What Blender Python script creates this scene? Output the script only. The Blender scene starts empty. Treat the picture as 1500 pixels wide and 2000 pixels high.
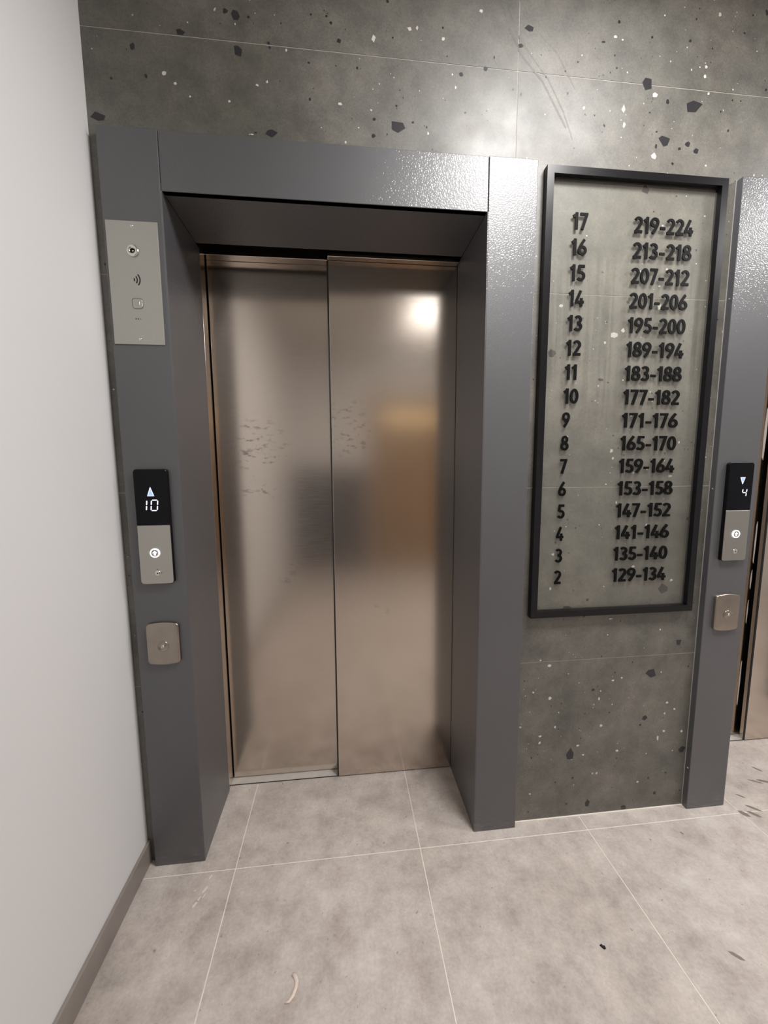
import bpy, bmesh, math, random
from mathutils import Vector, Matrix

scene = bpy.context.scene
col = scene.collection
random.seed(7)

# ---------------------------------------------------------------- camera
R = [[0.994262, -0.106782, -0.006309], [-0.018406, -0.112685, -0.99346], [0.105372, 0.987876, -0.114004]]            # camera right / down / forward axes in the room
FPX = 763.81          # focal length in pixels of a 1500 x 2000 picture
cam_data = bpy.data.cameras.new('camera')
cam_data.sensor_fit = 'HORIZONTAL'
cam_data.sensor_width = 36.0
cam_data.lens = 36.0 * FPX / 1500.0
cam_data.clip_start = 0.01
cam = bpy.data.objects.new('camera', cam_data)
r, d, f = (Vector(v) for v in R)
M = Matrix(((r.x, -d.x, -f.x, 0.0), (r.y, -d.y, -f.y, 0.0), (r.z, -d.z, -f.z, 1.27), (0, 0, 0, 1)))
cam.matrix_world = M
col.objects.link(cam)
scene.camera = cam

# ---------------------------------------------------------------- world, exposure
world = bpy.data.worlds.new('world')
scene.world = world
world.use_nodes = True
world.node_tree.nodes['Background'].inputs['Color'].default_value = (0.9, 0.95, 1.0, 1)
world.node_tree.nodes['Background'].inputs['Strength'].default_value = 0.0
scene.view_settings.view_transform = 'Standard'
scene.view_settings.look = 'None'
scene.view_settings.gamma = 1.0
scene.view_settings.use_curve_mapping = False
scene.view_settings.exposure = 0.0

LAMPS = [(0.80, 0.42, 0.22, 1), (2.62, 0.42, 0.22, 1), (0.95, -0.80, 0.30, 0)]   # x, y, half width of the square ceiling panels, 1 = bright row
LAMP_POWER = 66.0
REAR_POWER = 5.5  # unseen rear panel, added to brighten the rear wall and door reflection
LAMP_COLOUR = (1.0, 0.975, 0.96)

# ---------------------------------------------------------------- measures (metres)
YP, YW, YD = 1.191, 1.214, 1.492          # door surround front, tiled wall, front door leaf
X0, X1 = -0.647, 4.2                      # left and right wall
YR = -1.85                                # rear wall
ZC = 2.72                                 # ceiling
DX = 1.868                                # spacing of the two lifts

# ---------------------------------------------------------------- helpers
def lin(h):
    c = [int(h[i:i + 2], 16) / 255 for i in (0, 2, 4)]
    return tuple(v / 12.92 if v <= 0.04045 else ((v + 0.055) / 1.055) ** 2.4 for v in c) + (1.0,)

class NT:
    def __init__(self, name):
        self.m = bpy.data.materials.new(name)
        self.m.use_nodes = True
        self.t = self.m.node_tree
        self.b = self.t.nodes['Principled BSDF']
        self.out = self.t.nodes['Material Output']
    def n(self, kind, **kw):
        o = self.t.nodes.new(kind)
        for k, v in kw.items():
            setattr(o, k, v)
        return o
    def link(self, a, b):
        self.t.links.new(a, b)
    def coord(self, scale=(1, 1, 1)):
        tc = self.n('ShaderNodeTexCoord'); mp = self.n('ShaderNodeMapping')
        mp.inputs['Scale'].default_value = scale
        self.link(tc.outputs['Object'], mp.inputs['Vector'])
        return mp.outputs['Vector']
    def noise(self, vec, scale, detail=4, rough=0.55):
        x = self.n('ShaderNodeTexNoise')
        x.inputs['Scale'].default_value = scale
        x.inputs['Detail'].default_value = detail
        x.inputs['Roughness'].default_value = rough
        self.link(vec, x.inputs['Vector'])
        return x.outputs['Fac']
    def ramp(self, fac, stops):
        x = self.n('ShaderNodeValToRGB')
        e = x.color_ramp.elements
        while len(e) < len(stops):
            e.new(0.5)
        for i, (p, c) in enumerate(stops):
            e[i].position = p
            e[i].color = c if len(c) == 4 else tuple(c) + (1,)
        self.link(fac, x.inputs['Fac'])
        return x.outputs['Color']
    def mix(self, a, b, fac, mode='MIX'):
        x = self.n('ShaderNodeMix', data_type='RGBA', blend_type=mode)
        for s, v in ((x.inputs[0], fac), (x.inputs[6], a), (x.inputs[7], b)):
            if hasattr(v, 'is_linked'):
                self.link(v, s)
            else:
                s.default_value = v
        return x.outputs[2]
    def bump(self, h, strength, dist):
        x = self.n('ShaderNodeBump')
        x.inputs['Strength'].default_value = strength
        x.inputs['Distance'].default_value = dist
        self.link(h, x.inputs['Height'])
        self.link(x.outputs['Normal'], self.b.inputs['Normal'])
    def set(self, **kw):
        names = dict(color='Base Color', rough='Roughness', metal='Metallic', spec='Specular IOR Level',
                     emit='Emission Color', estr='Emission Strength', coat='Coat Weight', crough='Coat Roughness', aniso='Anisotropic')
        for k, v in kw.items():
            s = self.b.inputs[names[k]]
            if hasattr(v, 'is_linked'):
                self.link(v, s)
            else:
                s.default_value = v
        return self

def g(v):
    return (v, v, v, 1)

def plain(name, h, rough=0.5, metal=0.0, var=0.06, scale=30.0, **kw):
    m = NT(name); v = m.coord()
    f_ = m.noise(v, scale)
    c = lin(h)
    lo = tuple(x * (1 - var) for x in c[:3]) + (1,); hi = tuple(min(1, x * (1 + var)) for x in c[:3]) + (1,)
    m.set(color=m.ramp(f_, [(0.3, lo), (0.7, hi)]), rough=rough, metal=metal, **kw)
    return m.m

# ---------------------------------------------------------------- materials
def mat_wall_tile(name, rough_lo=0.46, rough_hi=0.60):
    m = NT(name); v = m.coord()
    a = m.noise(v, 2.2, 6, 0.62)
    base = m.ramp(a, [(0.28, lin('504f47')), (0.50, lin('63615a')), (0.74, lin('726e66'))])
    b = m.noise(v, 11.0, 8, 0.7)
    base = m.mix(base, m.ramp(b, [(0.3, g(0.27)), (0.7, g(0.73))]), 0.8, 'OVERLAY')
    c = m.noise(v, 240.0, 2, 0.6)
    base = m.mix(base, m.ramp(c, [(0.35, g(0.36)), (0.65, g(0.64))]), 0.5, 'OVERLAY')
    warm = m.noise(v, 4.5, 3)
    base = m.mix(base, m.ramp(warm, [(0.4, lin('7a7c76')), (0.62, lin('857c76'))]), 0.25, 'SOFT_LIGHT')
    rr = m.ramp(m.noise(v, 7.0, 5), [(0.3, g(rough_lo)), (0.7, g(rough_hi))])
    m.set(color=base, rough=rr, spec=1.0)
    m.bump(c, 0.08, 0.0006)
    return m.m

def mat_floor():
    m = NT('beige_concrete_floor_tile'); v = m.coord()
    a = m.noise(v, 1.7, 6, 0.6)
    base = m.ramp(a, [(0.28, lin('b4a9a0')), (0.5, lin('c0b7b0')), (0.72, lin('cac2bc'))])
    b = m.noise(v, 9.0, 10, 0.72)
    base = m.mix(base, m.ramp(b, [(0.28, g(0.22)), (0.5, g(0.48)), (0.72, g(0.70))]), 0.65, 'OVERLAY')
    c = m.noise(v, 120.0, 3, 0.6)
    base = m.mix(base, m.ramp(c, [(0.35, g(0.42)), (0.65, g(0.58))]), 0.4, 'OVERLAY')
    sp = m.noise(v, 55.0, 2, 0.5)
    base = m.mix(base, lin('6d655e'), m.ramp(sp, [(0.70, g(0.0)), (0.76, g(0.55))]))
    rr = m.ramp(m.noise(v, 5.0, 5), [(0.3, g(0.34)), (0.7, g(0.5))])
    m.set(color=base, rough=rr, spec=0.4)
    m.bump(c, 0.06, 0.0006)
    return m.m

def mat_paint_white(name, h):
    m = NT(name); v = m.coord()
    a = m.noise(v, 420.0, 3, 0.6)
    c = lin(h)
    m.set(color=m.ramp(m.noise(v, 1.1, 3), [(0.3, tuple(x * 0.97 for x in c[:3]) + (1,)), (0.7, c)]), rough=0.75, spec=0.25)
    m.bump(a, 0.12, 0.0008)
    return m.m

def mat_powder():
    m = NT('dark_grey_powder_coat'); v = m.coord()
    a = m.noise(v, 240.0, 0, 0.5)
    base = m.ramp(m.noise(v, 2.0, 3), [(0.3, lin('464649')), (0.7, lin('4c4c50'))])
    tc = m.n('ShaderNodeTexCoord'); sx = m.n('ShaderNodeSeparateXYZ'); m.link(tc.outputs['Object'], sx.inputs[0])
    foot = m.ramp(sx.outputs['Z'], [(0.0, g(0.8)), (0.09, g(0.0))])
    dust = m.ramp(m.noise(m.coord((6, 6, 22)), 3.0, 6, 0.65), [(0.52, g(0.0)), (0.70, g(0.7))])
    base = m.mix(base, lin('7d7873'), m.mix(foot, dust, 1.0, 'MULTIPLY'))
    m.set(color=base, rough=0.5, spec=0.9, coat=0.45, crough=0.16)
    bp = m.n('ShaderNodeBump'); bp.inputs['Strength'].default_value = 0.9; bp.inputs['Distance'].default_value = 0.0012
    m.link(a, bp.inputs['Height']); m.link(bp.outputs['Normal'], m.b.inputs['Coat Normal'])
    return m.m

def mat_brushed(name, h, rough, scale=(3, 3, 260), smudges=(), amt=0.04):
    m = NT(name); v = m.coord(scale)
    a = m.noise(v, 6.0, 3, 0.6)
    c = lin(h)
    colr = m.ramp(a, [(0.3, tuple(x * 0.94 for x in c[:3]) + (1,)), (0.7, c)])
    rr = m.ramp(a, [(0.3, g(rough - amt)), (0.7, g(rough + amt))])
    if smudges:
        v2 = m.coord()
        tc = m.n('ShaderNodeTexCoord')
        blot = m.ramp(m.noise(m.coord((0.8, 1, 1.6)), 42.0, 4, 0.6), [(0.54, g(0.0)), (0.70, g(1.0))])
        total = None
        for (sx, sz, rx, rz) in smudges:
            mp = m.n('ShaderNodeMapping', vector_type='POINT')
            mp.inputs['Location'].default_value = (-sx / rx, 0, -sz / rz)
            mp.inputs['Scale'].default_value = (1 / rx, 0, 1 / rz)
            m.link(tc.outputs['Object'], mp.inputs['Vector'])
            gr = m.n('ShaderNodeTexGradient', gradient_type='SPHERICAL')
            m.link(mp.outputs['Vector'], gr.inputs['Vector'])
            cur = m.ramp(gr.outputs['Fac'], [(0.0, g(0)), (0.4, g(1))])
            total = cur if total is None else m.mix(total, cur, 1.0, 'LIGHTEN')
        mask = m.mix(blot, total, 1.0, 'MULTIPLY')
        mk = m.n('ShaderNodeMath', operation='MULTIPLY'); mk.inputs[1].default_value = 0.42
        m.link(mask, mk.inputs[0])
        colr = m.mix(colr, lin('4a4038'), mk.outputs[0])
        rr = m.mix(rr, g(0.5), mk.outputs[0])
    m.set(color=colr, rough=rr, metal=1.0)
    m.bump(a, 0.05, 0.0004)
    return m.m

def mat_acrylic():
    m = NT('clear_acrylic')
    tr = m.n('ShaderNodeBsdfTransparent'); tr.inputs['Color'].default_value = (0.97, 0.975, 0.965, 1)
    gl = m.n('ShaderNodeBsdfGlossy'); gl.inputs['Roughness'].default_value = 0.04
    fr = m.n('ShaderNodeFresnel'); fr.inputs['IOR'].default_value = 1.45
    mx = m.n('ShaderNodeMixShader')
    ge = m.n('ShaderNodeNewGeometry'); sb_ = m.n('ShaderNodeMath', operation='SUBTRACT'); sb_.inputs[0].default_value = 1.0
    m.link(ge.outputs['Backfacing'], sb_.inputs[1])
    ml = m.n('ShaderNodeMath', operation='MULTIPLY'); m.link(fr.outputs[0], ml.inputs[0]); m.link(sb_.outputs[0], ml.inputs[1])
    m.link(ml.outputs[0], mx.inputs[0]); m.link(tr.outputs[0], mx.inputs[1]); m.link(gl.outputs[0], mx.inputs[2])
    # haze and streaky reflections painted into the pane, streaks across its upper middle
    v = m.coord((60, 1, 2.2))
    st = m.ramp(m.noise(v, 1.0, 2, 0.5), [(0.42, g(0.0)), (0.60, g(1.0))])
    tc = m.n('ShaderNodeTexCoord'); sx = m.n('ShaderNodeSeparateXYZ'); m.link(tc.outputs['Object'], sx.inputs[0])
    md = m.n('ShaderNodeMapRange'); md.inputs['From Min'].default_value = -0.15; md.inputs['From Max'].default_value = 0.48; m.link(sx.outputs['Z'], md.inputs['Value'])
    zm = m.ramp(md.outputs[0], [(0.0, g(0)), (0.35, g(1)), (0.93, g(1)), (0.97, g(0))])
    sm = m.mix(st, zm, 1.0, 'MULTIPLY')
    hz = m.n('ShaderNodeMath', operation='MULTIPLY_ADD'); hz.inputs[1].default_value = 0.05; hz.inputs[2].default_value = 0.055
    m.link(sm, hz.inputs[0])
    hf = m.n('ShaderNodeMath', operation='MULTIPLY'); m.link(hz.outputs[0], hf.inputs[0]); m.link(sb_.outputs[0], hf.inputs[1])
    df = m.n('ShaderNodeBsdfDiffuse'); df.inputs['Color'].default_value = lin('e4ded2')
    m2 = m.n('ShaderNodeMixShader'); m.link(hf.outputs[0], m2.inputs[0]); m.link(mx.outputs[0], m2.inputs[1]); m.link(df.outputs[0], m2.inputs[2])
    m.link(m2.outputs[0], m.out.inputs['Surface'])
    return m.m

def mat_emit(name, rgb, s):
    m = NT(name)
    v = m.coord()
    m.set(color=g(0.02), emit=m.ramp(m.noise(v, 60.0), [(0.3, tuple(x * 0.96 for x in rgb) + (1,)), (0.7, tuple(rgb) + (1,))]), estr=s, rough=0.4)
    return m.m

M_TILE = mat_wall_tile('grey_terrazzo_tile')
M_SCUFF = mat_wall_tile('scuffed_terrazzo_tile', 0.55, 0.7)
M_CHIPB = plain('black_stone_chip', '29282c', 0.35)
M_CHIPW = plain('white_stone_chip', 'c9c5bd', 0.35)
M_GROUT = plain('pale_wall_grout', 'a8a39b', 0.8)
M_FGROUT = plain('pale_floor_grout', 'e6ded3', 0.8)
M_FLOOR = mat_floor()
M_SKIRT = plain('grey_tile_skirting', '8a827c', 0.45, var=0.12, scale=9.0)
M_WHITE = mat_paint_white('white_wall_paint', 'dddcdc')
M_CEIL = mat_paint_white('white_ceiling_paint', 'e2e0dc')
M_GREYW = mat_paint_white('grey_reflection_band', '5d5e62')
M_WARM = mat_emit('warm_reflection_glow', (1.0, 0.74, 0.38), 5.0)
M_WOOD = plain('brown_door_veneer', '93795f', 0.4, var=0.15, scale=6.0)
M_POWDER = mat_powder()
M_DARK = plain('dark_shaft_metal_gap_shade', '1a1918', 0.6)
M_STEEL_DOOR = mat_brushed('brushed_warm_stainless', 'd0c5ba', 0.18,
                           smudges=[(-0.29, 1.35, 0.12, 0.13), (0.05, 1.42, 0.10, 0.13), (-0.30, 1.18, 0.07, 0.05), (-0.2, 0.86, 0.05, 0.06), (0.16, 0.70, 0.04, 0.04)])
M_STEEL = mat_brushed('brushed_steel', 'b4b2ac', 0.32)
M_STEEL_V = mat_brushed('vertically_brushed_steel', 'b6b5ae', 0.36, (260, 3, 3))
M_CHROME = plain('polished_chrome', 'd8d6d2', 0.14, 1.0)
M_SATIN = plain('satin_nickel', 'a39a90', 0.30, 1.0)
M_ALU = plain('aluminium_sill', 'd6d2cc', 0.45, 0.35)
M_BLACKFRAME = plain('black_satin_frame', '0b0a0e', 0.30, spec=0.35)
M_BLACK = plain('black_acrylic_digit', '060606', 0.5, spec=0.15)
M_DISPLAY = plain('black_display_glass', '04050b', 0.12, spec=0.2)
M_HOUSING = plain('black_plastic_housing', '0a0a0c', 0.4, spec=0.25)
M_ICON = plain('black_print', '141414', 0.5)
M_ENGRAVE = plain('engraved_grey_line', '77756f', 0.5)
M_BEAD = plain('pale_sealant', '9d9a96', 0.6)
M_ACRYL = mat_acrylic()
M_LED = mat_emit('white_display_led', (0.86, 0.88, 1.0), 1.3)
M_LEDB = mat_emit('pale_blue_display_led', (0.50, 0.70, 1.0), 0.9)
M_RING = mat_emit('white_button_led', (0.97, 0.97, 1.0), 2.2)
M_LAMP = mat_emit('lamp_diffuser', LAMP_COLOUR, LAMP_POWER)
M_LAMP2 = mat_emit('added_rear_diffuser', LAMP_COLOUR, REAR_POWER)
M_SCRAP = plain('off_white_plaster', 'dccdc1', 0.7)
M_SMEAR_SLIVER = plain('white_paint_smear_and_sliver', 'd9cfc6', 0.7)
M_FSCUFF = plain('dark_rubber_scuff', '80776f', 0.6)
M_DEBRIS = plain('black_debris', '0d0d0e', 0.6)

# ---------------------------------------------------------------- mesh helpers
def box(bm, x0, x1, y0, y1, z0, z1, mi=0):
    vs = [bm.verts.new((x, y, z)) for x in (x0, x1) for y in (y0, y1) for z in (z0, z1)]
    fs = []
    for q in ((0, 1, 3, 2), (4, 6, 7, 5), (0, 4, 5, 1), (2, 3, 7, 6), (0, 2, 6, 4), (1, 5, 7, 3)):
        fc = bm.faces.new([vs[i] for i in q]); fc.material_index = mi; fs.append(fc)
    return fs

def bevel(bm, w, seg=2):
    bmesh.ops.bevel(bm, geom=list(bm.edges), offset=w, segments=seg, profile=0.5, affect='EDGES')

def build(name, bm, mats, parent=None, smooth=False, loc=(0, 0, 0)):
    bmesh.ops.recalc_face_normals(bm, faces=list(bm.faces))
    me = bpy.data.meshes.new(name)
    bm.to_mesh(me); bm.free()
    if not isinstance(mats, (list, tuple)):
        mats = [mats]
    for m in mats:
        me.materials.append(m)
    if smooth:
        for p in me.polygons:
            p.use_smooth = True
    o = bpy.data.objects.new(name, me)
    col.objects.link(o)
    o.location = loc
    if parent:
        o.parent = parent
    return o

def thing(name, label, cat, loc=(0, 0, 0), group=None):
    o = bpy.data.objects.new(name, None)
    o.empty_display_size = 0.05
    col.objects.link(o)
    o.location = loc
    o['label'] = label; o['category'] = cat
    if group:
        o['group'] = group
    return o

def structure(o, label=None, cat=None):
    o['kind'] = 'structure'
    if label:
        o['label'] = label
    if cat:
        o['category'] = cat
    return o

def rrect(w, h, rad, n=6, bulge=0.0):
    """outline (x, z), counter-clockwise seen from -y, centred; bulge raises the middle of top and bottom"""
    pts = []
    for cx, cz, a0 in ((w / 2 - rad, h / 2 - rad, 0), (-w / 2 + rad, h / 2 - rad, 90), (-w / 2 + rad, -h / 2 + rad, 180), (w / 2 - rad, -h / 2 + rad, 270)):
        arc = [(cx + rad * math.cos(math.radians(a0 + 90 * i / n)), cz + rad * math.sin(math.radians(a0 + 90 * i / n))) for i in range(n + 1)]
        pts += arc
        if bulge and a0 in (0, 180):       # add points along the top / bottom edge
            x0_, x1_ = (w / 2 - rad, -w / 2 + rad) if a0 == 0 else (-w / 2 + rad, w / 2 - rad)
            for i in range(1, 10):
                pts.append((x0_ + (x1_ - x0_) * i / 10, cz + (rad if a0 == 0 else -rad)))
    if bulge:
        pts = [(x, z + (1 if z > 0 else -1) * bulge * (1 - (2 * x / w) ** 2) * (abs(z) > h / 2 - rad * 1.01)) for x, z in pts]
    return pts

def loops(bm, pts, rings, mi=0, cap=True, cx=0, cz=0):
    """rings: (scale-inset in metres, y). Walls between successive rings, last ring capped."""
    prev = None
    for inset, y in rings:
        w = max(abs(p[0]) for p in pts); h = max(abs(p[1]) for p in pts)
        ring = [bm.verts.new((cx + x * (w - inset) / w, y, cz + z * (h - inset) / h)) for x, z in pts]
        if prev:
            n = len(ring)
            for i in range(n):
                fc = bm.faces.new((prev[i], prev[(i + 1) % n], ring[(i + 1) % n], ring[i])); fc.material_index = mi
        prev = ring
    if cap:
        fc = bm.faces.new(prev); fc.material_index = mi
    return prev

def disc_pts(rad, n=32):
    return [(rad * math.cos(2 * math.pi * i / n), rad * math.sin(2 * math.pi * i / n)) for i in range(n)]

def annulus(bm, r0, r1, y0, y1, cx=0, cz=0, n=40, a0=0, a1=360):
    """flat ring sector with front y0 (towards the viewer) and back y1"""
    full = abs(a1 - a0) >= 360
    cnt = n if full else n + 1
    A = []
    for i in range(cnt):
        a = math.radians(a0 + (a1 - a0) * i / n)
        c, s = math.cos(a), math.sin(a)
        A.append([bm.verts.new((cx + q * c, y, cz + q * s)) for q, y in ((r0, y0), (r1, y0), (r1, y1), (r0, y1))])
    for i in range(n if full else n):
        p, q = A[i], A[(i + 1) % cnt]
        for k in range(4):
            bm.faces.new((p[k], p[(k + 1) % 4], q[(k + 1) % 4], q[k]))
    if not full:
        bm.faces.new(A[0]); bm.faces.new(A[-1])

def poly(bm, pts, y0, y1, mi=0):
    """prism of an outline in x, z from front y0 to back y1"""
    a = [bm.verts.new((x, y0, z)) for x, z in pts]
    b = [bm.verts.new((x, y1, z)) for x, z in pts]
    n = len(pts)
    for fc in [bm.faces.new(a), bm.faces.new(b[::-1])] + [bm.faces.new((a[i], b[i], b[(i + 1) % n], a[(i + 1) % n])) for i in range(n)]:
        fc.material_index = mi

def wire(bm, pts, w, y0, y1, mi=0):
    """flat strip of width w along the points (x, z)"""
    for (xa, za), (xb, zb) in zip(pts, pts[1:]):
        dx, dz = xb - xa, zb - za
        L = math.hypot(dx, dz) or 1
        nx, nz = -dz / L * w / 2, dx / L * w / 2
        poly(bm, [(xa + nx, za + nz), (xb + nx, zb + nz), (xb - nx, zb - nz), (xa - nx, za - nz)], y0, y1, mi)

# ================================================================ SETTING
# ---- tiled lift wall: 1.2 x 0.6 m tiles, grout behind, stone chips in the face
GAP = 0.0026
HOLES = [(-0.585, 0.553, 0.0, 2.125), (-0.585 + DX, 0.553 + DX, 0.0, 2.125)]   # openings behind the surrounds
xj = [-1.874 + 1.2 * i for i in range(7)]
xj = [x + 1.2 for x in xj]
zj = [0.0, 0.6, 1.2, 1.8, 2.4, 3.0]
def split(rect, holes):
    out = [rect]
    for hx0, hx1, hz0, hz1 in holes:
        nxt = []
        for x0, x1, z0, z1 in out:
            if hx1 <= x0 or hx0 >= x1 or hz1 <= z0 or hz0 >= z1:
                nxt.append((x0, x1, z0, z1)); continue
            if x0 < hx0: nxt.append((x0, hx0, z0, z1))
            if x1 > hx1: nxt.append((hx1, x1, z0, z1))
            a, b = max(x0, hx0), min(x1, hx1)
            if z1 > hz1: nxt.append((a, b, hz1, z1))
            if z0 < hz0: nxt.append((a, b, z0, hz0))
        out = nxt
    return out
bm = bmesh.new()
tile_rects = []
for i in range(len(xj) - 1):
    for k in range(len(zj) - 1):
        a0, a1 = max(X0, xj[i] + GAP / 2), min(X1, xj[i + 1] - GAP / 2)
        b0, b1 = zj[k] + (GAP / 2 if k else 0), min(ZC, zj[k + 1] - GAP / 2)
        if a1 - a0 < 0.005 or b1 - b0 < 0.005:
            continue
        for q in split((a0, a1, b0, b1), HOLES):
            tile_rects.append(q)
            box(bm, q[0], q[1], YW, YW + 0.012, q[2], q[3], 0)
for q in split((X0, X1, 0.0, ZC), HOLES):
    box(bm, q[0], q[1], YW + 0.0008, YW + 0.15, q[2], q[3], 1)
BLACK = [(-0.401,2.41,0.0232,0.0143),(-0.522,2.364,0.0127,0.0191),(-0.255,2.378,0.024,0.0293),(-0.62,2.191,0.0329,0.022),(-0.176,2.184,0.0304,0.0179),(-0.258,2.462,0.0211,0.0216),(-0.581,2.284,0.0076,0.0072),(-0.494,2.297,0.0077,0.0109),(-0.284,2.469,0.0131,0.0143),(0.176,2.23,0.0381,0.0315),(0.106,2.2,0.0116,0.0105),(0.014,2.428,0.0111,0.0124),(-0.019,2.484,0.0069,0.0061),(-0.007,2.469,0.0083,0.0074),(-0.175,2.405,0.0081,0.0073),(-0.172,2.394,0.0068,0.0074),(-0.069,2.367,0.0069,0.0062),(0.063,2.366,0.0057,0.0076),(-0.06,2.484,0.0068,0.0061),(0.556,2.512,0.0244,0.018),(0.531,2.465,0.0137,0.0116),(0.93,2.401,0.0296,0.0353),(1.084,2.354,0.0543,0.0362),(0.997,2.253,0.0372,0.031),(1.074,2.249,0.0171,0.0142),(1.104,2.232,0.019,0.0157),(1.048,2.234,0.0102,0.0128),(0.97,2.235,0.0067,0.0141),(0.945,2.113,0.0238,0.0259),(1.303,2.627,0.0137,0.0161),(0.998,2.36,0.01,0.0124),(0.828,2.555,0.008,0.0091),(1.058,2.528,0.0083,0.0094),(0.935,2.526,0.0081,0.008),(1.028,2.191,0.0102,0.0086),(0.783,2.499,0.0111,0.0053),(0.662,1.622,0.0237,0.0278),(0.832,1.544,0.0175,0.0127),(1.107,0.842,0.0312,0.0406),(0.756,0.784,0.0334,0.0254),(1.181,1.087,0.0135,0.0142),(1.183,0.645,0.0241,0.0269),(1.085,0.532,0.0439,0.035),(1.074,0.362,0.0202,0.022),(0.867,0.485,0.0135,0.0116),(0.793,0.243,0.0312,0.0479),(1.232,0.226,0.0293,0.0248),(0.871,0.043,0.0221,0.029),(1.014,0.011,0.0226,0.0169),(1.136,0.059,0.0125,0.0169),(0.909,1.784,0.0104,0.0107),(0.703,1.016,0.0072,0.0087),(0.789,0.05,0.0099,0.0062),(1.106,0.122,0.0083,0.0104),(1.175,0.136,0.0083,0.0084),(0.808,0.152,0.0079,0.0081),(0.742,0.14,0.0078,0.0061),(1.058,0.336,0.0081,0.008),(0.819,1.868,0.0068,0.006),(0.429,2.397,0.0121,0.0117),(0.358,2.377,0.0119,0.0104),(0.109,2.242,0.0087,0.0078),(0.371,2.28,0.0076,0.0066),(0.172,2.281,0.0073,0.0052),(0.219,2.243,0.0074,0.0066),(0.827,0.815,0.0093,0.0109)]
WHITE = [(0.856,2.33,0.0131,0.0192),(0.862,2.286,0.0099,0.0138),(0.955,2.374,0.0166,0.0137),(0.731,2.321,0.008,0.0095),(-0.448,2.308,0.0116,0.0109),(1.017,1.774,0.016,0.0186),(0.87,1.682,0.0244,0.0156),(0.899,1.698,0.0157,0.0124),(1.193,1.672,0.0074,0.0096),(0.687,1.765,0.0134,0.009),(0.965,2.208,0.0169,0.017),(0.209,2.476,0.0129,0.0113),(0.231,2.48,0.0072,0.01),(0.109,2.443,0.0113,0.0175),(0.305,2.461,0.0103,0.0101),(0.413,2.54,0.0089,0.0101),(1.148,2.607,0.01,0.0106),(0.97,2.586,0.0065,0.0053),(0.819,2.516,0.0096,0.0092),(0.842,2.51,0.0064,0.0053),(1.115,2.438,0.0085,0.011),(1.116,2.464,0.0101,0.0082),(1.131,2.393,0.0068,0.0083),(0.014,2.273,0.0127,0.0077),(-0.421,2.286,0.0078,0.0073),(-0.284,2.255,0.0067,0.0062),(-0.385,2.258,0.0053,0.0049),(-0.209,2.3,0.0081,0.0062),(-0.182,2.311,0.0068,0.0075),(-0.227,2.178,0.0109,0.0038),(1.101,1.235,0.0151,0.0103),(0.883,1.319,0.0108,0.0133),(0.89,1.294,0.0072,0.0084),(0.692,0.859,0.0073,0.0107),(0.696,0.977,0.0108,0.0087),(0.87,1.209,0.0073,0.0068),(0.912,1.148,0.0074,0.0086),(0.989,0.926,0.0114,0.009),(1.136,0.872,0.0117,0.0092),(0.918,0.742,0.0153,0.0056),(1.028,1.068,0.0094,0.0088),(0.701,0.585,0.0149,0.0094),(0.941,0.515,0.0117,0.0077),(0.708,0.464,0.0132,0.0115),(1.158,0.415,0.0122,0.008),(1.151,0.374,0.0082,0.01),(1.189,0.389,0.0103,0.008),(1.155,0.304,0.0123,0.0101),(1.131,0.279,0.0082,0.0203),(1.225,0.298,0.0083,0.0102),(0.906,0.346,0.0098,0.0099),(0.732,0.354,0.0077,0.0097),(0.678,0.324,0.0114,0.0078),(0.677,0.299,0.0095,0.0098),(0.821,0.276,0.0117,0.008),(0.974,0.243,0.01,0.0081),(1.064,0.11,0.0103,0.0083),(0.9,0.161,0.008,0.0102),(0.844,0.238,0.0098,0.008),(0.892,0.45,0.0058,0.0155),(0.668,0.606,0.0074,0.0056)]
def chip(cx, cz, w, h, mi, rnd, y=YW - 0.00025):
    n = rnd.choice((4, 5, 5, 6))
    a0 = rnd.uniform(0, 6.28)
    pts = []
    for i in range(n):
        a = a0 + (i + rnd.uniform(-0.28, 0.28)) * 2 * math.pi / n
        q = rnd.uniform(0.8, 1.12)
        pts.append((cx + 0.56 * w * q * math.cos(a), cz + 0.56 * h * q * math.sin(a)))
    fc = bm.faces.new([bm.verts.new((x, y, z)) for x, z in pts]); fc.material_index = mi
def on_tile(x, z, m):
    return any(q[0] + m < x < q[1] - m and q[2] + m < z < q[3] - m for q in tile_rects)
rnd = random.Random(21)
for c in BLACK:
    chip(*c, 2, rnd)
for c in WHITE:
    chip(*c, 3, rnd)
cnt = 0
while cnt < 2200:                                   # fine black and white grains over the whole wall
    x, z = rnd.uniform(X0, X1), rnd.uniform(0, ZC)
    kx = math.sin(x * 5.1 + 1.3 * math.sin(z * 4.0)) * math.cos(z * 5.7 + x)
    if rnd.random() > 0.45 + 0.5 * kx or not on_tile(x, z, 0.006):
        continue
    s = 0.0022 + 0.0046 * rnd.random() ** 2.5
    white = rnd.random() < 0.42
    chip(x, z, s * rnd.uniform(0.8, 1.3), s * rnd.uniform(0.8, 1.5), 3 if white else 2, rnd, YW - 0.0002)
    cnt += 1
for _ in range(26):                                 # larger chips beyond the second lift
    x, z = rnd.uniform(2.5, X1), rnd.uniform(0.05, ZC)
    if on_tile(x, z, 0.03):
        s = rnd.uniform(0.012, 0.034); chip(x, z, s, s, 2, rnd)
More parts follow.
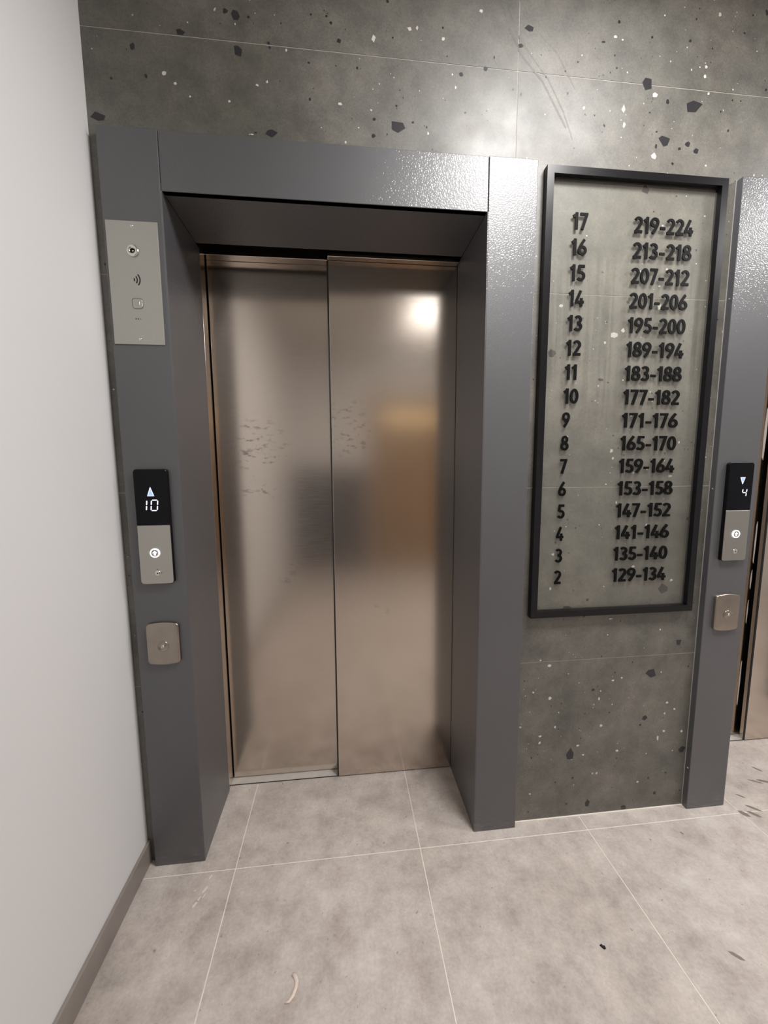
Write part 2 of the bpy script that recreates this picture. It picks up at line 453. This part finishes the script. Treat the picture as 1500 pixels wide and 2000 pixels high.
for pts, w in (([(0.458, 2.60), (0.498, 2.50), (0.537, 2.439), (0.601, 2.379), (0.643, 2.316), (0.678, 2.264)], 0.006),
               ([(0.475, 2.60), (0.515, 2.50), (0.555, 2.452), (0.618, 2.386), (0.668, 2.306), (0.700, 2.235)], 0.004),
               ([(0.520, 2.59), (0.575, 2.51), (0.644, 2.455), (0.70, 2.37)], 0.003)):
    for (xa, za), (xb, zb) in zip(pts, pts[1:]):
        dx, dz = xb - xa, zb - za
        L = math.hypot(dx, dz); nx, nz = -dz / L * w / 2, dx / L * w / 2
        fc = bm.faces.new([bm.verts.new((x, YW - 0.00012, z)) for x, z in ((xa + nx, za + nz), (xb + nx, zb + nz), (xb - nx, zb - nz), (xa - nx, za - nz))])
        fc.material_index = 4
structure(build('wall_back', bm, [M_TILE, M_GROUT, M_CHIPB, M_CHIPW, M_SCUFF]), 'grey terrazzo tiled wall around the two lift entrances', 'wall')

# ---- floor: 0.6 m wide tiles with pale grout
bm = bmesh.new()
fx = [-0.360 + 0.5985 * i for i in range(-1, 9)]
fy = [1.155 - 1.197 * k for k in range(-1, 4)][::-1]
FG = 0.0032
for i in range(len(fx) - 1):
    for k in range(len(fy) - 1):
        a0, a1 = max(X0, fx[i] + FG / 2), min(X1, fx[i + 1] - FG / 2)
        b0, b1 = max(YR, fy[k] + FG / 2), min(1.62, fy[k + 1] - FG / 2)
        if a1 > a0 and b1 > b0:
            box(bm, a0, a1, b0, b1, -0.012, 0.0, 0)
box(bm, X0, X1, YR, 1.62, -0.10, -0.0007, 1)
def floor_blob(pts, mi, z=0.0003):
    fc = bm.faces.new([bm.verts.new((x, y, z)) for x, y in pts]); fc.material_index = mi
def floor_streak(xa, ya, xb, yb, w, mi):
    dx, dy = xb - xa, yb - ya
    L = math.hypot(dx, dy); nx, ny = -dy / L * w / 2, dx / L * w / 2
    floor_blob([(xa, ya), (xa * .7 + xb * .3 + nx, ya * .7 + yb * .3 + ny), (xa * .25 + xb * .75 + nx * .8, ya * .25 + yb * .75 + ny * .8), (xb, yb),
                (xa * .3 + xb * .7 - nx, ya * .3 + yb * .7 - ny), (xa * .75 + xb * .25 - nx * .8, ya * .75 + yb * .25 - ny * .8)], mi)
for s in ((-0.456, 1.051, -0.447, 1.072, 0.007), (-0.449, 1.068, -0.441, 1.084, 0.005), (-0.436, 1.075, -0.430, 1.09, 0.004), (-0.441, 1.09, -0.430, 1.112, 0.008), (-0.434, 1.128, -0.428, 1.146, 0.005), (-0.468, 1.098, -0.463, 1.104, 0.004)):
    floor_streak(*s, 2)
for s in ((1.480, 1.185, 1.520, 1.150, 0.012), (1.462, 1.160, 1.492, 1.128, 0.014), (1.43, 1.165, 1.455, 1.135, 0.018), (1.700, 1.350, 1.722, 1.318, 0.010), (1.615, 1.290, 1.66, 1.262, 0.009),
          (1.645, 1.285, 1.70, 1.262, 0.014), (1.495, 1.232, 1.520, 1.210, 0.008), (0.985, 0.79, 1.012, 0.765, 0.010), (1.148, 1.112, 1.155, 1.100, 0.007), (1.62, 1.10, 1.68, 1.05, 0.02)):
    floor_streak(*s, 3)
box(bm, 0.586, 1.252, YW - 0.005, YW - 0.0003, -0.0005, 0.0022, 1)
structure(build('floor', bm, [M_FLOOR, M_FGROUT, M_SMEAR_SLIVER, M_FSCUFF]), 'beige grey stone look floor tiles with pale grout', 'floor')

bm = bmesh.new(); box(bm, X0 - 0.12, X0, YR - 0.1, YW + 0.15, -0.1, ZC)
structure(build('wall_left', bm, M_WHITE), 'plain white painted wall at the left', 'wall')
bm = bmesh.new(); box(bm, X1, X1 + 0.12, YR - 0.1, YW + 0.15, -0.1, ZC)
structure(build('wall_right', bm, M_WHITE))
bm = bmesh.new(); box(bm, X0 - 0.12, X1 + 0.12, YR - 0.1, YW + 0.15, ZC, ZC + 0.1)
structure(build('ceiling', bm, M_CEIL))
bm = bmesh.new()
box(bm, X0, X1, YR - 0.12, YR, 0.0, ZC, 0)
structure(build('wall_rear', bm, [M_WHITE]))
bm = bmesh.new()
box(bm, X0, 0.30, YR, YR + 0.012, 0.0, 1.28, 0)  # unseen dark band added to darken the middle of the door reflection
structure(build('trim_rear_added', bm, [M_GREYW]))
bm = bmesh.new()
box(bm, 0.42, 1.36, YR, YR + 0.045, 0.0, 2.06, 0)
door = structure(build('door_1', bm, [M_WOOD]))
bm = bmesh.new()
for q in ((0.35, 0.42, 0.0, 2.13), (1.36, 1.43, 0.0, 2.13), (0.42, 1.36, 2.06, 2.13)):
    box(bm, q[0], q[1], YR, YR + 0.06, q[2], q[3])
build('door_frame', bm, M_WOOD, door)
bm = bmesh.new(); box(bm, 0.50, 1.22, YR + 0.0452, YR + 0.052, 1.855, 1.885)  # unseen glowing strip added for a golden line in the lift door reflection
build('reflection_strip', bm, M_WARM, door)

bm = bmesh.new(); box(bm, X0, X0 + 0.009, YR, YW, 0.0, 0.075); bevel(bm, 0.0015, 1)
structure(build('baseboard_left', bm, M_SKIRT), 'low grey tile skirting along the white wall', 'baseboard')

# ================================================================ LIFT ENTRANCES
def elevator_surround(dx, label):
    root = thing('elevator_door_surround', label, 'door surround', (dx - 0.016, YP, 0), 'grey door surrounds')
    cx = -0.016
    th = 0.0225
    xl0, xl1, xr0, xr1 = -0.618 - cx, -0.465 - cx, 0.436 - cx, 0.586 - cx
    zt, zo, dep = 2.156, 2.008, 0.272
    # local coordinates: y = 0 is the front face
    def jamb(x_out, x_in, seam, sgn, depth):
        b = bmesh.new()
        a0, a1 = sorted((x_out, seam))
        box(b, a0, a1, 0.0, th, 0.001, zt)                      # face
        bevel(b, 0.0016, 2)
        b2 = bmesh.new()
        i0, i1 = sorted((x_in, x_in - sgn * 0.012))
        box(b2, i0, i1, 0.0006, depth, 0.001, zo)               # reveal lining
        bevel(b2, 0.0012, 2)
        me = bpy.data.meshes.new('t'); b2.to_mesh(me); b.from_mesh(me); b2.free(); bpy.data.meshes.remove(me)
        return build('jamb', b, M_POWDER, root)
    jl = jamb(xl0, xl1, -0.4675 - cx, 1, 0.282)
    jr = jamb(xr1, xr0, 0.4385 - cx, -1, 0.297)
    b = bmesh.new()
    box(b, -0.4668 - cx, 0.4378 - cx, 0.0030, th, zo, zt); bevel(b, 0.0014, 2)
    b2 = bmesh.new()
    box(b2, xl1, xr0, 0.0034, 0.25, zo, zo + 0.012); bevel(b2, 0.0012, 2)
    me = bpy.data.meshes.new('t'); b2.to_mesh(me); b.from_mesh(me); b2.free(); bpy.data.meshes.remove(me)
    build('lintel', b, M_POWDER, root)
    b = bmesh.new()
    for q in ((xl0 - 0.0018, xl0, 0.001, zt + 0.0018), (xr1, xr1 + 0.0022, 0.001, zt + 0.0018), (xl0, xr1, zt, zt + 0.0018)):
        box(b, q[0], q[1], 0.0205, th, q[2], q[3])
    build('sealant_bead', b, M_BEAD, root)
    return root

def screw(parent, x, z, y, rad=0.003, name='screw', mat=None):
    b = bmesh.new()
    loops(b, disc_pts(rad, 16), [(0, y), (0, y - 0.0008), (rad * 0.35, y - 0.0016)])
    return build(name, b, mat or M_CHROME, parent, True)

def elevator_door(dx, label, group):
    root = thing('elevator_door', label, 'elevator door', (dx - 0.016, YD, 0), group)
    c = -0.016
    # front leaf (right) and rear leaf (left)
    b = bmesh.new(); box(b, -0.035 - c, 0.475 - c, 0.0, 0.026, 0.004, 2.03); bevel(b, 0.0012, 2)
    build('door_leaf', b, M_STEEL_DOOR, root)['label'] = 'front sliding steel leaf on the right'
    b = bmesh.new(); box(b, -0.0405 - c, -0.0352 - c, 0.0015, 0.0060, 0.004, 2.03)  # dark strip put in for the shaded gap between the leaves
    build('gap_shade_strip', b, M_DARK, root)
    b = bmesh.new(); box(b, -0.462 - c, 0.06 - c, 0.040, 0.064, 0.006, 2.03); bevel(b, 0.0012, 2)
    build('door_leaf', b, M_STEEL_DOOR, root)['label'] = 'rear sliding steel leaf on the left'
    b = bmesh.new(); box(b, -0.50 - c, -0.4655 - c, -0.018, 0.066, 0.004, 2.03); bevel(b, 0.001, 1)
    build('door_jamb', b, M_STEEL_DOOR, root)
    b = bmesh.new()
    box(b, -0.50 - c, -0.037 - c, 0.000, 0.038, 2.000, 2.07); bevel(b, 0.001, 1)
    b2 = bmesh.new(); box(b2, -0.036 - c, 0.434 - c, -0.030, -0.003, 1.999, 2.07); bevel(b2, 0.001, 1)
    me = bpy.data.meshes.new('t'); b2.to_mesh(me); b.from_mesh(me); b2.free(); bpy.data.meshes.remove(me)
    build('header', b, M_STEEL_DOOR, root)
    b = bmesh.new()
    box(b, -0.4655 - c, 0.436 - c, 0.006, 0.095, 0.0002, 0.0030)
    build('sill', b, M_ALU, root)
    b = bmesh.new()
    box(b, -0.4655 - c, 0.436 - c, 0.004, 0.0058, 0.0002, 0.0026)
    box(b, -0.56 - c, 0.53 - c, 0.10, 0.115, 0.003, 2.12)
    build('shaft_screen', b, M_DARK, root)
    return root

elevator_surround(0.0, 'dark grey metal surround framing the near lift at the centre')
s2 = elevator_surround(DX, 'dark grey metal surround of the second lift at the right edge')
elevator_door(0.0, 'two leaf brushed steel elevator door between the central grey jambs', 'steel lift doors')
d2 = elevator_door(DX, 'brown steel elevator door glimpsed past the right hand surround', 'steel lift doors')
b = bmesh.new()  # white strips standing in for bright slivers of light by the front leaf
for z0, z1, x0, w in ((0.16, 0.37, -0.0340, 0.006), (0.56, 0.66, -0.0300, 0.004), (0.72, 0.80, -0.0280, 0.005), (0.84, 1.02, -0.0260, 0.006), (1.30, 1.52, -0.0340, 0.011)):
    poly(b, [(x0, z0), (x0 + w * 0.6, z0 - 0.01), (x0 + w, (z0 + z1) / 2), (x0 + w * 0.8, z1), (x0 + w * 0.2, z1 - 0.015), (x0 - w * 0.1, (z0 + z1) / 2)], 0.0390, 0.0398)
build('bright_sliver', b, M_SMEAR_SLIVER, d2)['label'] = 'white strips added for bright slivers of light beside the leaf'
# small screws in the left return of the right hand surround
for z in (1.80, 1.19, 0.16):
    b = bmesh.new()
    n = 12
    ring0 = [b.verts.new((-0.602, 0.011 + 0.0035 * math.cos(6.2832 * i / n), z + 0.0035 * math.sin(6.2832 * i / n))) for i in range(n)]
    ring1 = [b.verts.new((-0.6036, 0.011 + 0.002 * math.cos(6.2832 * i / n), z + 0.002 * math.sin(6.2832 * i / n))) for i in range(n)]
    for i in range(n):
        b.faces.new((ring0[i], ring0[(i + 1) % n], ring1[(i + 1) % n], ring1[i]))
    b.faces.new(ring1)
    build('screw', b, M_CHROME, s2, True)

# ================================================================ LEFT JAMB DEVICES
# ---- intercom / reader plate
ip = thing('access_reader_panel', 'tall brushed steel plate with lock and wireless icon high on left jamb', 'control panel', (-0.5460, YP, 1.768))
W, Hh = 0.1315, 0.316
b = bmesh.new(); box(b, -W / 2, W / 2, -0.0028, -0.0001, -Hh / 2, Hh / 2); bevel(b, 0.0008, 2)
build('face_plate', b, M_STEEL_V, ip)
screw(ip, 0, 0, 0, 0.0042).location = (0.0, -0.0026, 0.146)
screw(ip, 0, 0, 0, 0.0042).location = (0.001, -0.0026, -0.144)
b = bmesh.new()
loops(b, disc_pts(0.0152, 36), [(0, -0.0026), (0, -0.0055), (0.0014, -0.0070), (0.0076, -0.0076), (0.0084, -0.0045)])
lk = build('lock_ring', b, M_CHROME, ip, True, (-0.001, 0, 0.083))
b = bmesh.new(); loops(b, disc_pts(0.0066, 24), [(0, -0.0040), (0.0004, -0.0048)])
build('keyway', b, M_BLACK, lk)
b = bmesh.new(); loops(b, disc_pts(0.0024, 16), [(0, -0.0046), (0.0006, -0.0068)])
build('key_pin', b, M_CHROME, lk, True, (0.001, 0, -0.0015))
b = bmesh.new()
for rad, a in ((0.0065, 34), (0.0135, 40), (0.0205, 42)):
    annulus(b, rad - 0.0016, rad + 0.0016, -0.0031, -0.0026, -0.0085, 0, 20, -a, a)
build('wireless_icon', b, M_ICON, ip, loc=(0.0, 0, 0.010))
pts = rrect(0.0285, 0.0285, 0.007)
b = bmesh.new()
loops(b, pts, [(0, -0.0026), (0, -0.0034), (0.0012, -0.0034), (0.0012, -0.0024)], cap=False)
sb = build('button_outline', b, M_ENGRAVE, ip, loc=(0.0015, 0, -0.051))
b = bmesh.new(); loops(b, rrect(0.0250, 0.0250, 0.0058), [(0, -0.0026), (0, -0.0034), (0.0008, -0.0040)])
loops(b, rrect(0.0120, 0.0120, 0.003), [(0, -0.0039), (0.0006, -0.0044)])
build('button_cap', b, M_STEEL_V, sb)
for i, x in enumerate((-0.0055, 0.0005, 0.0065)):
    b = bmesh.new(); loops(b, disc_pts(0.0018, 14), [(0, -0.0026), (0, -0.0030)])
    build('indicator_dot', b, M_ICON if i < 2 else M_ENGRAVE, ip, loc=(x, 0, -0.091))

# ---- call panel with display
def seg_digit(b, ch, cx, cz, w, h, t, slant=0.0):
    segs = {'a': ((0, 1), (1, 1)), 'b': ((1, 1), (1, .5)), 'c': ((1, .5), (1, 0)), 'd': ((0, 0), (1, 0)), 'e': ((0, 0), (0, .5)), 'f': ((0, .5), (0, 1)), 'g': ((0, .5), (1, .5))}
    on = {'0': 'abcdef', '1': 'bc', '4': 'fgbc'}[ch]
    for s in on:
        (ax, az), (bx, bz) = segs[s]
        xa, za, xb, zb = cx + (ax - .5) * w, cz + (az - .5) * h, cx + (bx - .5) * w, cz + (bz - .5) * h
        L = math.hypot(xb - xa, zb - za); ux, uz = (xb - xa) / L, (zb - za) / L
        e = t * 0.42
        p0 = (xa + ux * e, za + uz * e); p1 = (xb - ux * e, zb - uz * e)
        nx, nz = -uz * t / 2, ux * t / 2
        k = t * 0.4
        o = [p0, (p0[0] + ux * k + nx, p0[1] + uz * k + nz), (p1[0] - ux * k + nx, p1[1] - uz * k + nz), p1, (p1[0] - ux * k - nx, p1[1] - uz * k - nz), (p0[0] + ux * k - nx, p0[1] + uz * k - nz)]
        poly(b, [(x + (z - cz) * slant, z) for x, z in o], -0.0136, -0.0130)

def call_panel(x, z, label, up, digits):
    root = thing('elevator_call_panel', label, 'call panel', (x, YP, z), 'call panels')
    w, h = 0.0895, 0.332
    b = bmesh.new()
    loops(b, rrect(w + 0.002, h + 0.002, 0.009), [(0, -0.0001), (0, -0.0112), (0.001, -0.0118)])
    build('housing', b, M_HOUSING, root)
    zs = 0.0065                                             # where display and steel meet
    def clipped(top):
        o = [(px, pz) for px, pz in rrect(w, h, 0.008) if (pz > zs) == top]
        if top:      # order: right-top arc, left-top arc -> close along the seam
            o = o + [(-w / 2, zs + 0.0004), (w / 2, zs + 0.0004)]
        else:
            o = o + [(w / 2, zs - 0.0004), (-w / 2, zs - 0.0004)]
        return o
    b = bmesh.new(); poly(b, clipped(True), -0.0130, -0.0116); bevel(b, 0.0006, 1)
    disp = build('display', b, M_DISPLAY, root)
    b = bmesh.new(); poly(b, clipped(False), -0.0134, -0.0116); bevel(b, 0.0007, 1)
    build('steel_face', b, M_STEEL, root)
    ax, az, aw, ah = (-0.0015, 0.1035, 0.0195, 0.0265) if up else (0.006, 0.106, 0.0195, 0.024)
    b = bmesh.new()
    tri = [(ax - aw / 2, az - ah / 2), (ax + aw / 2, az - ah / 2), (ax, az + ah / 2)] if up else [(ax - aw / 2, az + ah / 2), (ax, az - ah / 2), (ax + aw / 2, az + ah / 2)]
    poly(b, tri, -0.0136, -0.0130)
    ar = build('direction_arrow', b, M_LEDB, disp)
    b = bmesh.new()
    k = 0.35 if up else -0.35
    for s in (-1, 1):
        wire(b, [(ax + s * aw * 0.40, az - k * ah * 1.2), (ax, az + k * ah * 1.25)], 0.0018, -0.0138, -0.0135)
    if up:
        wire(b, [(ax - aw * 0.42, az - ah * 0.46), (ax + aw * 0.42, az - ah * 0.46)], 0.0018, -0.0138, -0.0135)
    else:
        wire(b, [(ax - aw * 0.42, az + ah * 0.46), (ax + aw * 0.42, az + ah * 0.46)], 0.0018, -0.0138, -0.0135)
    build('arrow_outline', b, M_LED, disp)
    for ch, dxx, dzz, dw, dh in digits:
        b = bmesh.new(); seg_digit(b, ch, dxx, dzz, dw, dh, 0.0031, 0.10)
        build('floor_digit', b, M_LED, disp)
    bz = -0.0745
    b = bmesh.new(); loops(b, disc_pts(0.0128, 40), [(0, -0.0132), (0, -0.0150), (0.0008, -0.0156)])
    btn = build('call_button', b, M_STEEL, root, loc=(-0.001, 0, bz))
    b = bmesh.new(); annulus(b, 0.0102, 0.0134, -0.0160, -0.0140, n=48)
    build('light_ring', b, M_RING, btn)
    b = bmesh.new()
    s = 0.0068
    poly(b, [(-s, 0.0), (-s * .38, 0.0), (-s * .38, -s), (s * .38, -s), (s * .38, 0.0), (s, 0.0), (0, s)], -0.0160, -0.0150)
    build('button_arrow', b, M_RING, btn)
    b = bmesh.new(); loops(b, disc_pts(0.0082, 28), [(0, -0.0132), (0, -0.0150), (0.0010, -0.0158)])
    ks = build('key_switch', b, M_CHROME, root, True, (0.0025, 0, -0.1345))
    b = bmesh.new(); loops(b, disc_pts(0.0021, 14), [(0, -0.0157), (0, -0.0160)])
    build('key_slot', b, M_ICON, ks, loc=(0, 0, -0.0005))
    for px, pz in ((0.0, 0.0105), (0.0105, 0.0)):
        b = bmesh.new(); loops(b, disc_pts(0.0013, 10), [(0, -0.0132), (0, -0.0137)])
        build('position_dot', b, M_ICON, ks, loc=(px, 0, pz))
    return root
call_panel(-0.5415, 1.1015, 'slim call panel on left jamb showing up arrow and number 10', True, [('1', -0.0225, 0.0640, 0.016, 0.030), ('0', 0.0065, 0.0640, 0.017, 0.030)])
call_panel(1.3290, 1.1110, 'slim call panel on right hand surround showing down arrow and 4', False, [('4', 0.0165, 0.0660, 0.015, 0.026)])

# ---- key switch plates
def key_plate(x, z, label):
    root = thing('key_switch_plate', label, 'key switch', (x, YP, z), 'key switch plates')
    pts = rrect(0.093, 0.1215, 0.0095, 6, 0.0055)
    b = bmesh.new()
    loops(b, pts, [(0, -0.0001), (0, -0.0080), (0.0008, -0.0098), (0.0022, -0.0108), (0.0045, -0.0112), (0.02, -0.0120), (0.036, -0.0124)])
    build('cover', b, M_SATIN, root, True)
    b = bmesh.new()
    loops(b, disc_pts(0.0165, 36), [(0, -0.0115), (0, -0.0136), (0.0012, -0.0146), (0.0032, -0.0146), (0.0050, -0.0126), (0.0090, -0.0126), (0.0105, -0.0140)])
    ring = build('lock_ring', b, M_SATIN, root, True, (0.0005, 0, -0.0065))
    b = bmesh.new()
    loops(b, disc_pts(0.0050, 20), [(0, -0.0132), (0.0002, -0.0165), (0.0016, -0.0178)])
    lp = build('lock_barrel', b, M_CHROME, ring, True)
    b = bmesh.new(); box(b, -0.0006, 0.0006, -0.0181, -0.0170, -0.0022, 0.0022)
    build('key_slot', b, M_ICON, ring)
    return root
key_plate(-0.5405, 0.7490, 'rounded steel key switch plate low on the left jamb')
key_plate(1.3290, 0.7580, 'rounded steel key switch plate low on the right hand surround')

# ================================================================ APARTMENT DIRECTORY
sg = thing('apartment_directory_sign', 'black framed clear sign listing floors and apartment numbers between the lifts', 'sign', (0.909, YW, 1.4565))
SW, SH, FW = 0.588, 1.380, 0.0215
b = bmesh.new()
for x0, x1, z0, z1 in ((-SW / 2, -SW / 2 + FW, -SH / 2, SH / 2), (SW / 2 - FW, SW / 2, -SH / 2, SH / 2), (-SW / 2 + FW, SW / 2 - FW, SH / 2 - FW, SH / 2), (-SW / 2 + FW, SW / 2 - FW, -SH / 2, -SH / 2 + FW)):
    box(b, x0, x1, -0.0225, -0.0002, z0, z1)
bmesh.ops.remove_doubles(b, verts=list(b.verts), dist=1e-6)
build('sign_frame', b, M_BLACKFRAME, sg)
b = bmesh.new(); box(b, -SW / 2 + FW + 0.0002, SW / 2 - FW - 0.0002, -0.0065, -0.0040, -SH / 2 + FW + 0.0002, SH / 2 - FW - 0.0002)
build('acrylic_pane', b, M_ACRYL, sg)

def arc(cx, cz, rx, rz, a0, a1, n=16):
    return [(cx + rx * math.cos(math.radians(a0 + (a1 - a0) * k / n)), cz + rz * math.sin(math.radians(a0 + (a1 - a0) * k / n))) for k in range(n + 1)]
GLYPH = {       # advance width, then strokes: (points, closed)
    '0': (0.62, [(arc(.31, .5, .205, .405, 0, 360, 28)[:-1], True)]),
    '1': (0.44, [([(.27, 0), (.27, 1)], False), ([(.06, .745), (.27, .905)], False)]),
    '2': (0.60, [(arc(.28, .69, .20, .215, 155, -25, 16) + [(.13, .10)], False), ([(.05, .09), (.55, .09)], False)]),
    '3': (0.59, [(arc(.26, .725, .185, .185, 145, -90, 16), False), (arc(.26, .295, .215, .205, 100, -148, 18), False)]),
    '4': (0.62, [([(.37, .97), (.10, .30)], False), ([(.04, .27), (.60, .27)], False), ([(.43, .52), (.43, 0)], False)]),
    '5': (0.59, [([(.52, .91), (.15, .91)], False), ([(.19, .96), (.155, .50)], False), (arc(.27, .31, .215, .22, 118, -148, 18), False)]),
    '6': (0.62, [([(.44, .97), (.27, .74), (.15, .52), (.098, .33)], False), (arc(.31, .305, .21, .215, 0, 360, 24)[:-1], True)]),
    '7': (0.57, [([(.04, .91), (.53, .91)], False), ([(.47, .97), (.19, 0)], False)]),
    '8': (0.60, [(arc(.30, .735, .165, .18, 0, 360, 22)[:-1], True), (arc(.30, .295, .21, .205, 0, 360, 24)[:-1], True)]),
    '9': (0.62, [([(.18, .03), (.35, .26), (.47, .48), (.522, .67)], False), (arc(.31, .695, .21, .215, 0, 360, 24)[:-1], True)]),
    '-': (0.46, [([(.06, .36), (.40, .36)], False)]),
}
def ribbon(b, pts, closed, w, y0, y1):
    n = len(pts); rows = []
    for i in range(n):
        pa = pts[i - 1] if (closed or i > 0) else pts[i]
        pb = pts[(i + 1) % n] if (closed or i < n - 1) else pts[i]
        dx_, dz_ = pb[0] - pa[0], pb[1] - pa[1]
        L = math.hypot(dx_, dz_); nx, nz = -dz_ / L * w / 2, dx_ / L * w / 2
        x, z = pts[i]
        rows.append([b.verts.new(c) for c in ((x + nx, y0, z + nz), (x - nx, y0, z - nz), (x - nx, y1, z - nz), (x + nx, y1, z + nz))])
    for i in range(n if closed else n - 1):
        p, q = rows[i], rows[(i + 1) % n]
        for k in range(4):
            b.faces.new((p[k], p[(k + 1) % 4], q[(k + 1) % 4], q[k]))
    if not closed:
        b.faces.new(rows[0]); b.faces.new(rows[-1])

def text_mesh(body, x_left, x_right, zc, h, name, label):
    total = sum(GLYPH[c][0] for c in body)
    sx = (x_right - x_left) / total
    b = bmesh.new()
    x = 0.0
    for c in body:
        adv, strokes = GLYPH[c]
        for k, (pts, closed) in enumerate(strokes):
            ribbon(b, [((x + px) * h, (pz - 0.5) * h) for px, pz in pts], closed, 0.170 * h, -0.0096 - 0.00004 * k, -0.0066)
        x += adv
    for v in b.verts:
        v.co.x = x_left + v.co.x / h * sx
        v.co.z += zc
    o = build(name, b, M_BLACK, sg)
    if label:
        o['label'] = label
    return o

for i, fl in enumerate(range(17, 1, -1)):
    z = 2.0065 - 0.07375 * i - 1.4565
    t = str(fl)
    wd = {2: 0.0520, 1: 0.0270}[len(t)] * (0.86 if t == '11' else 1.0)
    xl = 0.7065 - 0.909 - 0.0006 * i
    if t == '11':                                           # two equal strokes: the second is a piece of its own
        one = text_mesh('1', xl, xl + wd * 0.5, z, 0.0475, 'floor_number', 'black raised floor number 11')
        text_mesh('1', xl + wd * 0.5, xl + wd, z, 0.0475, 'digit', '').parent = one
    else:
        text_mesh(t, xl, xl + wd, z, 0.0475, 'floor_number', 'black raised floor number ' + t)
    a = 219 - 6 * i
    body = '%d-%d' % (a, a + 5)
    text_mesh(body, 0.9075 - 0.909 - 0.0002 * i, 1.1085 - 0.909 - 0.0002 * i, z, 0.0475, 'apartment_range', 'black raised apartment numbers ' + body)

# ================================================================ SMALL LOOSE THINGS ON THE FLOOR
# pale curl of plaster
path = [(-0.158, 0.8140), (-0.149, 0.8160), (-0.141, 0.8260), (-0.1355, 0.8400), (-0.1345, 0.8520), (-0.1385, 0.8620), (-0.1470, 0.8680)]
wid = [0.0016, 0.0070, 0.0095, 0.0098, 0.0110, 0.0108, 0.0080]
b = bmesh.new()
rings = []
for i, ((x, y), w) in enumerate(zip(path, wid)):
    pa, pb = path[max(0, i - 1)], path[min(len(path) - 1, i + 1)]
    dx_, dy_ = pb[0] - pa[0], pb[1] - pa[1]
    L = math.hypot(dx_, dy_); nx, ny = -dy_ / L, dx_ / L
    rings.append([b.verts.new((x + nx * w * s, y + ny * w * s, z)) for s, z in ((-0.5, 0.0002), (-0.42, 0.0030), (0.0, 0.0042), (0.42, 0.0030), (0.5, 0.0002))])
for p, q in zip(rings, rings[1:]):
    for k in range(5):
        b.faces.new((p[k], p[(k + 1) % 5], q[(k + 1) % 5], q[k]))
b.faces.new(rings[0]); b.faces.new(rings[-1])
o = build('plaster_scrap', b, M_SCRAP, None, True)
o['label'] = 'pale curved scrap lying on the floor in front of the lift'; o['category'] = 'scrap'
b = bmesh.new()
pts = [(0.659, 0.838), (0.664, 0.840), (0.667, 0.835), (0.673, 0.834), (0.672, 0.829), (0.666, 0.828), (0.663, 0.832)]
lo = [b.verts.new((x, y, 0.0002)) for x, y in pts]; hi = [b.verts.new((x * 0.8 + 0.666 * 0.2, y * 0.8 + 0.834 * 0.2, 0.004)) for x, y in pts]
for i in range(len(pts)):
    b.faces.new((lo[i], lo[(i + 1) % 7], hi[(i + 1) % 7], hi[i]))
b.faces.new(hi); b.faces.new(lo[::-1])
o = build('debris_crumb', b, M_DEBRIS)
o['label'] = 'tiny black crumb of dirt on the pale floor tile'; o['category'] = 'debris'

# ================================================================ CEILING LAMPS
labels = ['square white ceiling lamp panel above the first lift', 'square white ceiling lamp panel above the second lift', 'unseen square ceiling panel added to brighten the door reflection']
for (x, y, hw, bright), lb in zip(LAMPS, labels):
    root = thing('ceiling_lamp', lb, 'ceiling lamp', (x, y, ZC), 'ceiling lamps')
    b = bmesh.new()
    loops(b, [(-hw - 0.012, -hw - 0.012), (hw + 0.012, -hw - 0.012), (hw + 0.012, hw + 0.012), (-hw - 0.012, hw + 0.012)], [(0, 0.0002), (0, 0.012), (0.004, 0.015), (0.012, 0.013)], cap=False)
    rim = build('lamp_rim', b, M_CEIL, root)
    rim.rotation_euler = (-math.pi / 2, 0, 0)
    b = bmesh.new()
    b.faces.new([b.verts.new((px * hw, py * hw, -0.0128)) for px, py in ((-1, -1), (-1, 1), (1, 1), (1, -1))])
    build('diffuser', b, M_LAMP if bright else M_LAMP2, root)
